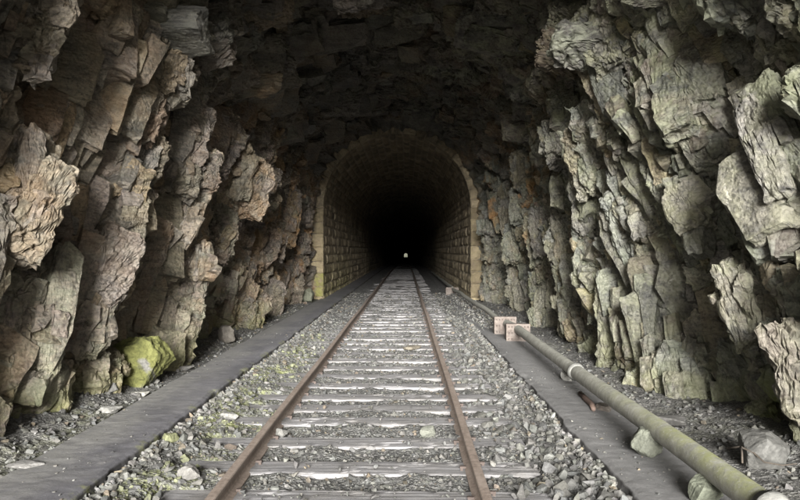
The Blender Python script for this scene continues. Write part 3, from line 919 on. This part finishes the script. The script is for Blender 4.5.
def stone_tints(n, x=None, y=None, moss=None, lo=.05, hi=.19):
    g = lo + (hi - lo) * RNG.beta(1.6, 2.4, n)
    t = np.stack([g * RNG.uniform(.97, 1.05, n), g, g * RNG.uniform(.86, .98, n)], -1)
    warm = RNG.random(n) < .06
    t[warm] *= np.array([1.15, .98, .8])
    if moss is not None:
        hit = RNG.random(n) < moss * .3
        t[hit] = np.array([.165, .172, .105]) * RNG.uniform(.6, 1.3, (hit.sum(), 1))
    return t

def ballast_stones():
    def batch(n, y0, y1, s0, s1, pw=1.6, x0=-1.80, x1=1.30):
        y = y0 + (y1 - y0) * RNG.random(n) ** pw
        x = RNG.uniform(x0, x1, n)
        sz = RNG.uniform(s0, s1, n) * np.where(x > .62, 1.25, 1.0) * np.where(np.abs(x - TCX) < .75, .82, 1.0)
        dist = np.abs(y[:, None] - SLP[None]).min(1)
        on = (dist < .142) & (np.abs(x - TCX) < 1.2)
        onl = on & (x < TCX - .82)
        keep = (~on) | (RNG.random(n) < np.where(onl, .55, .06))
        rail = (np.abs(x - (TCX - .75)) < .075) | (np.abs(x - (TCX + .75)) < .075)
        keep &= ~(rail & (RNG.random(n) < .93))
        x, y, sz, on = x[keep], y[keep], sz[keep], on[keep]
        z = ballast_z(x, y) + zprof(y) + sz * np.where(RNG.random(len(x)) < .6, -.12, .16)
        z = np.where(on & (x > TCX - .82), .012 + sz * .35, z)
        return x, y, z, sz
    parts = [batch(9000, 3.0, 13, .012, .034), batch(900, 3.0, 12, .03, .052), batch(7000, 9, 24, .02, .045, 1.2),
             batch(22000, 3.0, 9, .005, .015, 1.3), batch(420, 3.2, 11, .035, .062, 1.4, .60, 1.26), batch(300, 3.2, 12, .03, .06, 1.4, -1.75, -1.12)]
    x, y, z, s = (np.concatenate([p[k] for p in parts]) for k in range(4))
    t = stone_tints(len(x), moss=np.clip(moss_left(x, y), 0, 1))
    sv, sf, st = stones(x, y, z, s, t)
    return sv, sf, st

# the bed itself (two sheets) and its stones
for ysec in (NEAR, FAR):
    nm = 'trackbed'
    o = strip(nm, np.linspace(-1.9, 1.4 if ysec is NEAR else 2.6, 150 if ysec is NEAR else 14), ysec, _bal, M['ballast'])
    tag(o, 'grey gravel trackbed between the two paths' if ysec is NEAR else 'dark trackbed running on deep inside the lined tunnel', 'trackbed', kind='structure')
sv, sf, st = ballast_stones()
o = mesh_obj('ballast_gravel', sv, sf, M['stone'], attrs={'tint': st})
tag(o, 'broken grey ballast stones between and beside the sleepers', 'gravel', kind='stuff')
def rubble(n, fx, y0, y1, zf, s0, s1, pw, lo, hi):
    y = y0 + (y1 - y0) * RNG.random(n) ** pw; x = fx(n)
    s = s0 + (s1 - s0) * RNG.random(n) ** 2.5
    z = zf(x, y)[2] + s * .2
    return x, y, z, s, stone_tints(n, lo=lo, hi=hi)
A = [rubble(5200, lambda n: -2.32 - RNG.random(n) ** .75 * .8, 3.2, 19, _verge_left, .004, .036, 1.5, .06, .24),
     rubble(3000, lambda n: 1.75 + RNG.random(n) ** .6 * .9, 3.2, 19, _verge_right, .004, .036, 1.5, .05, .20),
     rubble(2200, lambda n: RNG.uniform(1.25, 1.9, n), 11, 24, _verge_right, .01, .045, 1.2, .10, .30)]
def pile(xe, h): return lambda x, y: (x, y, h + .03 * RNG.random(x.shape) + .35 * np.clip(.03 - np.abs(x - xe), -.06, .03))
def flat(h): return lambda x, y: (x, y, np.full(x.shape, h))
A += [rubble(600, lambda n: -1.84 - RNG.random(n) ** 1.2 * .53, 3.2, 15, flat(.108), .002, .017, 1.5, .06, .20),
      rubble(3000, lambda n: -1.752 + RNG.normal(0, .022, n), 3.2, 17, pile(-1.79, .03), .006, .045, 1.3, .08, .26),
      rubble(2600, lambda n: 1.212 + RNG.normal(0, .025, n), 3.2, 14, pile(1.25, .02), .006, .045, 1.3, .08, .27),
      rubble(1000, lambda n: 1.28 + RNG.random(n) * .5, 3.2, 13, flat(.10), .002, .016, 1.5, .07, .22)]
x, y, z, s, t = (np.concatenate([a[k] for a in A]) for k in range(5))
sv, sf, st = stones(x, y, z, s, t, .4)
o = mesh_obj('gravel', sv, sf, M['stone'], attrs={'tint': st})
tag(o, 'small pale rubble strewn along the feet of both rock walls', 'rubble', kind='stuff')

# ------------------------------------------------------------------ railway track
track = empty('railway_track', (TCX, 3.0, 0))
tag(track, 'single railway track of rusty rails on grey timber sleepers', 'railway track')
TO = np.array([TCX, 3.0, 0.0])
RP = [(-.062, -.015), (.062, -.015), (.062, -.004), (.018, .014), (.010, .03), (.010, .088), (.034, .100), (.036, .124), (.030, .131), (0, .134),
      (-.030, .131), (-.036, .124), (-.034, .100), (-.010, .088), (-.010, .03), (-.018, .014), (-.062, -.004)]
ry = np.concatenate([np.arange(-2.5, 40, .5), np.arange(40, END_Y, 4.0), [END_Y]])
for sgn in (-1, 1):
    n = len(RP)
    V = []
    for yy in ry:
        wob = .004 * math.sin(yy * .9 + sgn)
        for a, b in RP: V.append((TCX + sgn * .75 + a * .80 + wob, yy, b * .82 + float(zprof(yy)) + .003 * math.sin(yy * .6)))
    Fc = [(i * n + j, i * n + (j + 1) % n, (i + 1) * n + (j + 1) % n, (i + 1) * n + j) for i in range(len(ry) - 1) for j in range(n)]
    mesh_obj('rail', np.array(V) - TO, Fc, M['rail'], track)

def sleeper_mesh(k):
    L, W, H = 2.42, .255 + .02 * random.random(), .13
    nu, nv = 90, 14
    u, v = np.meshgrid(np.linspace(-L / 2, L / 2, nu), np.linspace(-W / 2, W / 2, nv), indexing='ij')
    e = np.minimum(W / 2 - np.abs(v), L / 2 - np.abs(u))
    z = .008 + .004 * sstep(0, .012, e) + .0022 * fbm(u / .9, v / .02, 200 + k, 3) + .003 * fbm(u / .25, v / .14, 230 + k, 3)
    split = perlin(u / .5 + k * 9, v / .05, 260 + k)
    z = z - .014 * (1 - sstep(0, .10, np.abs(split))) * sstep(.0, .5, perlin(u / .7, v / .3, 270 + k))
    bite = sstep(.35, .8, fbm(u / .22, v / .12, 280 + k, 3)) * sstep(.06, 0, e)
    z = z - .013 * bite
    edge = .010 * fbm(u / .12, v * 0, 290 + k, 3) * np.sign(v) * sstep(.03, 0, W / 2 - np.abs(v))
    top = np.stack([u, v + edge, z - .004], -1).reshape(-1, 3)
    bot = top.copy(); bot[:, 2] = -H
    b = [i * nv for i in range(nu)] + [(nu - 1) * nv + j for j in range(1, nv)] + [i * nv + nv - 1 for i in range(nu - 2, -1, -1)] + list(range(nv - 2, 0, -1))
    m = nu * nv
    sk = [(b[i], m + b[i], m + b[(i + 1) % len(b)], b[(i + 1) % len(b)]) for i in range(len(b))]
    return np.concatenate([top, bot]), np.concatenate([grid_faces(nu, nv), np.array(sk)])

# spike: shank with a hooked head
def spike_mesh():
    bm = bmesh.new()
    for (cx, cz, sx, sy, sz) in ((0, -.02, .018, .018, .06), (.008, .016, .040, .024, .014)):
        r = bmesh.ops.create_cube(bm, size=1)
        for v_ in r['verts']: v_.co = Vector((v_.co.x * sx + cx, v_.co.y * sy, v_.co.z * sz + cz))
    me = bpy.data.meshes.new('spike'); bm.to_mesh(me); bm.free(); me.materials.append(M['rail_dark'])
    return me
SPK = spike_mesh()
protos = []
for i, sy_ in enumerate(SLEEPERS):
    if i < 10:
        v, f = sleeper_mesh(i)
        o = mesh_obj('sleeper', v, f, M['wood'], track, False)
        protos.append(o)
    else:
        o = protos[i % 10].copy(); COL.objects.link(o); o.parent = track
    o.location = (random.uniform(-.03, .03), sy_ - 3.0, float(zprof(sy_)) + random.uniform(-.006, .004) - .006)
    o.rotation_euler = (0, random.uniform(-.006, .006), random.uniform(-.022, .022) + (math.pi if i % 20 >= 10 else 0))
    if i < 24:
        for sgn in (-1, 1):
            for s2 in (-1, 1):
                k = bpy.data.objects.new('spike', SPK); COL.objects.link(k); k.parent = o
                fl = math.cos(o.rotation_euler.z)
                k.location = (fl * (sgn * .75 + s2 * .075) - fl * o.location.x, s2 * .05, .012)
                k.rotation_euler = (0, 0, (math.pi if s2 > 0 else 0) + (0 if fl > 0 else math.pi))
v, f = sleeper_mesh(77)
bx_v = np.array([(x, y, z) for x in (-1.21, 1.21) for y in (-.12, .12) for z in (-.12, 0.0)])
bx_f = np.array([(0, 1, 3, 2), (4, 6, 7, 5), (0, 4, 5, 1), (2, 3, 7, 6), (0, 2, 6, 4), (1, 5, 7, 3)])
VV, FF = [], []
yy = SLEEPERS[-1] + .59
while yy < 180:
    FF.append(bx_f + 8 * len(VV)); VV.append(bx_v + np.array([0, yy - 3.0, float(zprof(yy)) - .012])); yy += .59
o = mesh_obj('sleeper', np.concatenate(VV), np.concatenate(FF), M['wood'], track); o['kind'] = 'stuff'

# ------------------------------------------------------------------ pipe
PX, PZ = 1.64, .275
def tube_pts(path, rad, n=28, jit=0.0, seed=0):
    V, W = [], []
    P = [Vector(p) for p in path]
    for i, p in enumerate(P):
        d = (P[min(i + 1, len(P) - 1)] - P[max(i - 1, 0)]).normalized()
        a = d.cross(Vector((0, 0, 1))).normalized(); b = a.cross(d).normalized()
        r = rad[i] if hasattr(rad, '__len__') else rad
        for k in range(n):
            t = 2 * math.pi * k / n
            q = p + (a * math.cos(t) + b * math.sin(t)) * r
            V.append(q[:]); W.append(max(0, math.sin(t) * .8 + .2))
    Fc = [(i * n + k, i * n + (k + 1) % n, (i + 1) * n + (k + 1) % n, (i + 1) * n + k) for i in range(len(P) - 1) for k in range(n)]
    V.append(P[0][:]); V.append(P[-1][:]); W += [0, 0]
    c0 = len(V) - 2
    Fc = [tuple(q) for q in Fc] + [(c0, (k + 1) % n, k) for k in range(n)] + [(c0 + 1, (len(P) - 1) * n + k, (len(P) - 1) * n + (k + 1) % n) for k in range(n)]
    return np.array(V), Fc, np.array(W)

pipe = empty('water_pipe', (PX, 2.0, 0)); PO = np.array([PX, 2.0, 0.0])
tag(pipe, 'long mossy grey pipe running beside the ledge along the ribbed rock wall', 'pipe')
def pipe_seg(y0, y1, r, x=PX, z=PZ, x1=None, z1=None, wob=.004):
    n = max(4, int((y1 - y0) / .05)); ys = np.linspace(y0, y1, n)
    x1 = x if x1 is None else x1; z1 = z if z1 is None else z1
    pth = [(x + (x1 - x) * (q - y0) / (y1 - y0) + wob * math.sin(q * 1.9), q, z + (z1 - z) * (q - y0) / (y1 - y0) + wob * math.sin(q * 1.3 + 1)) for q in ys]
    rr = [r * (1 + .012 * math.sin(q * 23) * math.sin(q * 7.1)) for q in ys]
    v, f, w = tube_pts(pth, rr)
    yv = v[:, 1]
    amt = np.clip(.05 + 1.5 * np.exp(-((yv - 3.75) / .75) ** 2) + .4 * np.exp(-((yv - 5.2) / .8) ** 2), 0, 1)
    w = w * amt
    mesh_obj('pipe_length', v - PO, f, M['pipe'], pipe, True, {'wear': np.stack([w, w, w], -1)})
def collar(y, r, x=PX, z=PZ, L=.05):
    pth = [(x, y - L, z), (x, y - L + .006, z), (x, y - .01, z), (x, y, z), (x, y + .01, z), (x, y + L - .006, z), (x, y + L, z)]
    v, f, w = tube_pts(pth, [r * .9, r * 1.14, r * 1.17, r * 1.30, r * 1.17, r * 1.14, r * .9], 28)
    mesh_obj('collar', v - PO, f, M['collar'], pipe, True)
pipe_seg(2.0, 3.20, .071)
collar(3.23, .071, L=.06)
pipe_seg(3.25, 6.93, .069)
collar(6.95, .067)
pipe_seg(6.97, 10.75, .063, x=PX + .0, x1=PX + .02)
pipe_seg(10.9, 11.8, .062, x=PX + .0, x1=PX - .02, z=.28, z1=.27)
pipe_seg(11.9, 22.9, .050, x=PX - .03, z=.27, x1=1.50, z1=.24, wob=.012)
pipe_seg(23.1, 42.0, .050, x=1.50, z=.24, x1=1.52, z1=.22, wob=.01)

def anchor(y0, y1, x0, x1, z0, z1, label):
    root = empty('pipe_anchor', ((x0 + x1) / 2, y0, z0))
    tag(root, label, 'pipe anchor', 'iron boxes clamping the pipe')
    w, dp, h = x1 - x0, y1 - y0, z1 - z0
    # casing: grid face with two rows of recessed bolt holes, solid behind
    nx, nz = 15, 9
    bm = bmesh.new()
    r = bmesh.ops.create_cube(bm, size=1)
    for v_ in r['verts']: v_.co = Vector((v_.co.x * w, (v_.co.y + .5) * dp + .012, (v_.co.z + .5) * h))
    bmesh.ops.bevel(bm, geom=bm.edges[:], offset=.012, segments=2, affect='EDGES')
    me = bpy.data.meshes.new('casing'); bm.to_mesh(me); bm.free(); me.materials.append(M['box'])
    o = bpy.data.objects.new('casing', me); COL.objects.link(o); o.parent = root
    # front plate, pierced
    xs = np.linspace(-w / 2 - .012, w / 2 + .012, nx + 1); zs = np.linspace(-.005, h + .012, nz + 1)
    V, Fq = [], []
    def quad(a, b, c, d):
        i = len(V); V.extend([a, b, c, d]); Fq.append((i, i + 1, i + 2, i + 3))
    holes = {(i, j) for i in (1, 3, 11, 13) for j in (1, 4, 7)} | {(i, 7) for i in (5, 7, 9)}
    y_f = -.010
    for i in range(nx):
        for j in range(nz):
            a, b, c, d = xs[i], xs[i + 1], zs[j], zs[j + 1]
            if (i, j) in holes:
                for (p, q) in (((a, c), (b, c)), ((b, c), (b, d)), ((b, d), (a, d)), ((a, d), (a, c))):
                    quad((p[0], y_f, p[1]), (q[0], y_f, q[1]), (q[0], y_f + .02, q[1]), (p[0], y_f + .02, p[1]))
            else:
                quad((a, y_f, c), (b, y_f, c), (b, y_f, d), (a, y_f, d))
    for (p, q) in (((xs[0], zs[0]), (xs[-1], zs[0])), ((xs[-1], zs[0]), (xs[-1], zs[-1])), ((xs[-1], zs[-1]), (xs[0], zs[-1])), ((xs[0], zs[-1]), (xs[0], zs[0]))):
        quad((p[0], y_f, p[1]), (q[0], y_f, q[1]), (q[0], y_f + .02, q[1]), (p[0], y_f + .02, p[1]))
    mesh_obj('flange_plate', np.array(V), Fq, M['box'], root)
    # dark washers seen in the holes
    for (i, j) in sorted(holes):
        cx, cz = (xs[i] + xs[i + 1]) / 2, (zs[j] + zs[j + 1]) / 2
        n = 8
        vv = [(cx + .008 * math.cos(2 * math.pi * k / n), yy_, cz + .008 * math.sin(2 * math.pi * k / n)) for yy_ in (.002, .014) for k in range(n)]
        ff = [(k, (k + 1) % n, n + (k + 1) % n, n + k) for k in range(n)] + [tuple(range(n - 1, -1, -1))]
        mesh_obj('bolt', np.array(vv), ff, M['rail_dark'], root)
    return root
anchor(10.7, 10.95, 1.50, 1.83, .09, .345, 'rust stained iron box with bolt holes clamping the pipe, the nearer one')
anchor(11.65, 11.9, 1.44, 1.77, .09, .365, 'rust stained iron box just behind another one on the pipe')
anchor(22.9, 23.3, 1.28, 1.66, .0, .27, 'small rusty iron box on the pipe beside the arch foot')

# ------------------------------------------------------------------ single stones
def boulder(name, px, py, zg, w, h, dp, label, tint=(.26, .255, .235), seed=0, mat=None, flat_top=False, cat='rock', sink=.18, moss=None, rz=None, sub=4, at=None):
    """a faceted stone whose base stands where the photo pixel meets the ground height zg"""
    if at is None:
        d = F * (CZ - zg) / (py - VY); X = (px - VX) / F * d
    else: X, d = at
    r = np.random.default_rng(seed + 500)
    bm = bmesh.new(); bmesh.ops.create_icosphere(bm, subdivisions=sub, radius=1)
    bm.verts.index_update()
    D = np.array([q.co[:] for q in bm.verts]); Fc = [tuple(q.index for q in fc.verts) for fc in bm.faces]; bm.free()
    N = r.normal(size=(16, 3)); N /= np.linalg.norm(N, axis=1)[:, None]
    N = np.concatenate([N, [[0, 0, 1], [0, 0, -1]]])
    dist = np.concatenate([r.uniform(.72, 1.0, 16), [.75 if flat_top else .9, .9]])
    dots = D @ N.T
    rad = np.where(dots > .05, dist[None] / np.maximum(dots, .05), 9).min(1)
    V = D * rad[:, None]
    V = V * (1 + .05 * fbm(V[:, 0] * 2.5 + seed, V[:, 1] * 2.5 + V[:, 2] * 1.7, seed, 4))[:, None]
    if moss is not None:
        V = V * (1 + .05 * noise3(V * 5 + seed, 5) + .035 * noise3(V * 13, 6) + .02 * noise3(V * 30, 7))[:, None]
    lo, hi = V.min(0), V.max(0)
    V = (V - (lo + hi) / 2) / (hi - lo) * np.array([w, dp, h])
    V[:, 2] += h / 2 - sink * h
    tt = np.tile(np.array(tint) * .68, (len(V), 1)) * (1 + .25 * fbm(V[:, 0] * 9, V[:, 1] * 9 + V[:, 2] * 7, seed + 3, 3))[:, None]
    at_ = {'tint': tt}
    if moss is not None:
        m = sstep(-.35, .05, fbm(V[:, 0] / .22, V[:, 1] / .22 + V[:, 2] / .16, seed + 5, 3) + moss * (V[:, 2] / h - .1))
        at_['wear'] = np.stack([m, m, m], -1)
    o = mesh_obj(name, V, Fc, mat or M['stone'], smooth=False, attrs=at_, loc=(X, d + dp * .3, zg + float(zprof(d))))
    o.rotation_euler.z = r.uniform(-.5, .5) if rz is None else rz
    tag(o, label, cat)
    return o

boulder('boulder', 141, 376, .10, .60, .54, .55, 'boulder covered in bright yellow green moss at the wall foot', seed=1, mat=M['moss'], moss=.9, sub=5, cat='boulder', rz=.2, at=(-2.64, 7.05), sink=.1)
boulder('stone_block', 649, 458, .10, .20, .19, .20, 'squarish greenish stone block propping up the pipe', (.20, .21, .165), 2, flat_top=True, cat='stone', rz=.15, sink=.05)
boulder('stone', 709, 506, .10, .16, .15, .18, 'greenish stone under the mossiest stretch of the pipe', (.27, .29, .22), 3, cat='stone', sink=.05)
boulder('stone', 566, 381, .10, .11, .12, .11, 'small round pale stone beside the pipe collar', (.33, .325, .30), 4, cat='stone', sink=.05)
boulder('stone', 413, 350, -.0, .30, .06, .30, 'flat buff stone lying between the rails', (.33, .295, .23), 5, flat_top=True, cat='stone', rz=.3)
boulder('stone', 107, 414, .10, .19, .06, .15, 'flat white stone near the black cleft on the verge', (.36, .355, .33), 6, flat_top=True, cat='stone')
boulder('stone', 150, 384, .10, .15, .055, .12, 'flat pale stone just before the mossy boulder', (.40, .39, .36), 7, flat_top=True, cat='stone')
boulder('stone', 138, 396, .10, .17, .04, .10, 'thin pale slab lying at the path edge before the mossy boulder', (.40, .39, .35), 8, flat_top=True, cat='stone', rz=.2)
boulder('rock', 166, 369, .12, .20, .22, .2, 'jagged grey rock leaning on the mossy boulder', (.24, .235, .225), 9, cat='rock')
boulder('stone', 180, 371, .10, .30, .06, .16, 'long flat grey slab beyond the mossy boulder', (.33, .32, .30), 10, flat_top=True, cat='stone', rz=.15)
boulder('rock', 186, 480, .03, .15, .10, .12, 'sharp pale pointed rock left of the left rail', (.28, .27, .25), 11, cat='rock')
boulder('rock', 168, 446, .03, .12, .10, .11, 'yellowish mossy stone against the broken path edge', (.27, .28, .15), 12, cat='rock')
boulder('stone', 228, 420, .02, .17, .07, .13, 'whitish flat stone halfway between the left rail and path', (.30, .295, .275), 13, flat_top=True, cat='stone')
boulder('stone', 282, 437, .0, .12, .08, .10, 'pale rounded stone just inside the left rail', (.27, .265, .245), 14, cat='stone')
boulder('stone', 427, 437, .0, .13, .09, .13, 'grey green rounded stone just inside the right rail', (.30, .31, .26), 15, cat='stone')
boulder('rock', 766, 466, .13, .30, .22, .30, 'dark wedge of fallen rock at the ribbed wall foot', (.17, .168, .155), 16, cat='rock', sink=.1)
boulder('stone', 668, 424, .12, .30, .07, .18, 'dark flat slab between the pipe and the ribbed wall', (.16, .155, .145), 17, flat_top=True, cat='stone', rz=-.5)
boulder('stone', 604, 411, .10, .15, .06, .20, 'flat brownish stone tucked under the pipe', (.20, .175, .15), 18, flat_top=True, cat='stone')
boulder('rock', 104, 396, .12, .22, .16, .2, 'grey rubble rock in the mouth of the black cleft', (.20, .195, .18), 19, cat='rock')
boulder('stone', 20, 470, .10, .22, .035, .16, 'broad flat pale slab beside the near end of the path', (.40, .39, .37), 20, flat_top=True, cat='stone')
boulder('rock', 735, 30, .12, .30, .26, .3, 'broken grey rock lodged at the foot of the brown wall ribs', (.22, .20, .17), 21, cat='rock', at=(-2.62, 10.4), sink=.1)
boulder('rock', 735, 30, .12, .45, .40, .4, 'pale green tinged boulder at the foot of the stone arch', (.25, .26, .19), 22, cat='rock', at=(-2.55, 18.6), sink=.1)
boulder('brick', 474, 310, .02, .12, .14, .14, 'pale stone prop under the far thin pipe', (.36, .34, .30), 23, flat_top=True, cat='stone', at=(1.60, 17.0), sink=.05)

# rusty bar lying under the pipe
v, f, w = tube_pts([(1.60, 6.62, .135), (1.595, 6.4, .128), (1.585, 6.15, .13), (1.56, 6.0, .125)], [.022, .026, .024, .018], 10)
o = mesh_obj('iron_bar', v, f, M['bar'], None, True); tag(o, 'short rusty iron bar lying under the pipe by the collar', 'iron bar')
# twig
def twig():
    bm_v, bm_f = [], []
    for pth in ([(2.02, 4.55, .20), (2.06, 4.45, .235), (2.1, 4.36, .22), (2.12, 4.28, .19), (2.2, 4.22, .19), (2.28, 4.22, .2)],
                [(2.10, 4.36, .22), (2.16, 4.40, .25), (2.22, 4.42, .24)], [(2.06, 4.45, .235), (2.03, 4.37, .22), (2.0, 4.3, .18)]):
        v, f, w = tube_pts(pth, [.007 - .0008 * i for i in range(len(pth))], 6)
        bm_f += [tuple(q + len(bm_v) for q in fc) for fc in f]; bm_v += [tuple(p) for p in v]
    o = mesh_obj('twig', np.array(bm_v), bm_f, M['twig'], None, True)
    tag(o, 'dead forked twig on the dust between pipe and ribbed wall', 'twig')
twig()

# ------------------------------------------------------------------ camera, sky, sun
cam = bpy.data.cameras.new('camera'); co = bpy.data.objects.new('camera', cam); COL.objects.link(co)
cam.sensor_width = 36; cam.lens = 36 * F / 800; cam.clip_end = 9000; cam.clip_start = .05
co.location = (0, 0, CZ)
co.rotation_euler = (math.radians(90) + math.atan((VY - 250) / F), 0, math.atan((VX - 400) / F))
SC.camera = co

SUN_EL, SUN_AZ = math.radians(13.5), math.radians(180.3)      # behind the eye; azimuth clockwise from +Y
wd = bpy.data.worlds.new('World'); SC.world = wd; wd.use_nodes = True
nt = wd.node_tree; bg = nt.nodes['Background']
sky = nt.nodes.new('ShaderNodeTexSky'); sky.sky_type = 'NISHITA'; sky.sun_disc = False
sky.sun_elevation = SUN_EL; sky.sun_rotation = SUN_AZ; sky.dust_density = 6; sky.air_density = 1.0
hs = nt.nodes.new('ShaderNodeHueSaturation'); hs.inputs['Saturation'].default_value = .35
nt.links.new(sky.outputs[0], hs.inputs['Color']); nt.links.new(hs.outputs[0], bg.inputs['Color'])
bg.inputs['Strength'].default_value = .013
sl = bpy.data.lights.new('sun', 'SUN'); so = bpy.data.objects.new('sun', sl); COL.objects.link(so)
sl.energy = 1.5; sl.angle = math.radians(21); sl.color = (1, .982, .955)
dirv = Vector((math.sin(SUN_AZ) * math.cos(SUN_EL), math.cos(SUN_AZ) * math.cos(SUN_EL), math.sin(SUN_EL)))
so.rotation_euler = dirv.to_track_quat('Z', 'Y').to_euler()

vs = SC.view_settings
SC.display_settings.display_device = 'sRGB'
vs.view_transform = 'Standard'; vs.look = 'None'; vs.gamma = 1; vs.use_curve_mapping = False
vs.exposure = 3.38
SC.render.engine = 'CYCLES'
SC.cycles.use_denoising = True
try:
    SC.cycles.denoiser = 'OPENIMAGEDENOISE'; SC.cycles.denoising_input_passes = 'RGB_ALBEDO_NORMAL'; SC.cycles.denoising_prefilter = 'ACCURATE'
except Exception: pass
SC.cycles.max_bounces = 6; SC.cycles.diffuse_bounces = 2; SC.cycles.use_adaptive_sampling = False
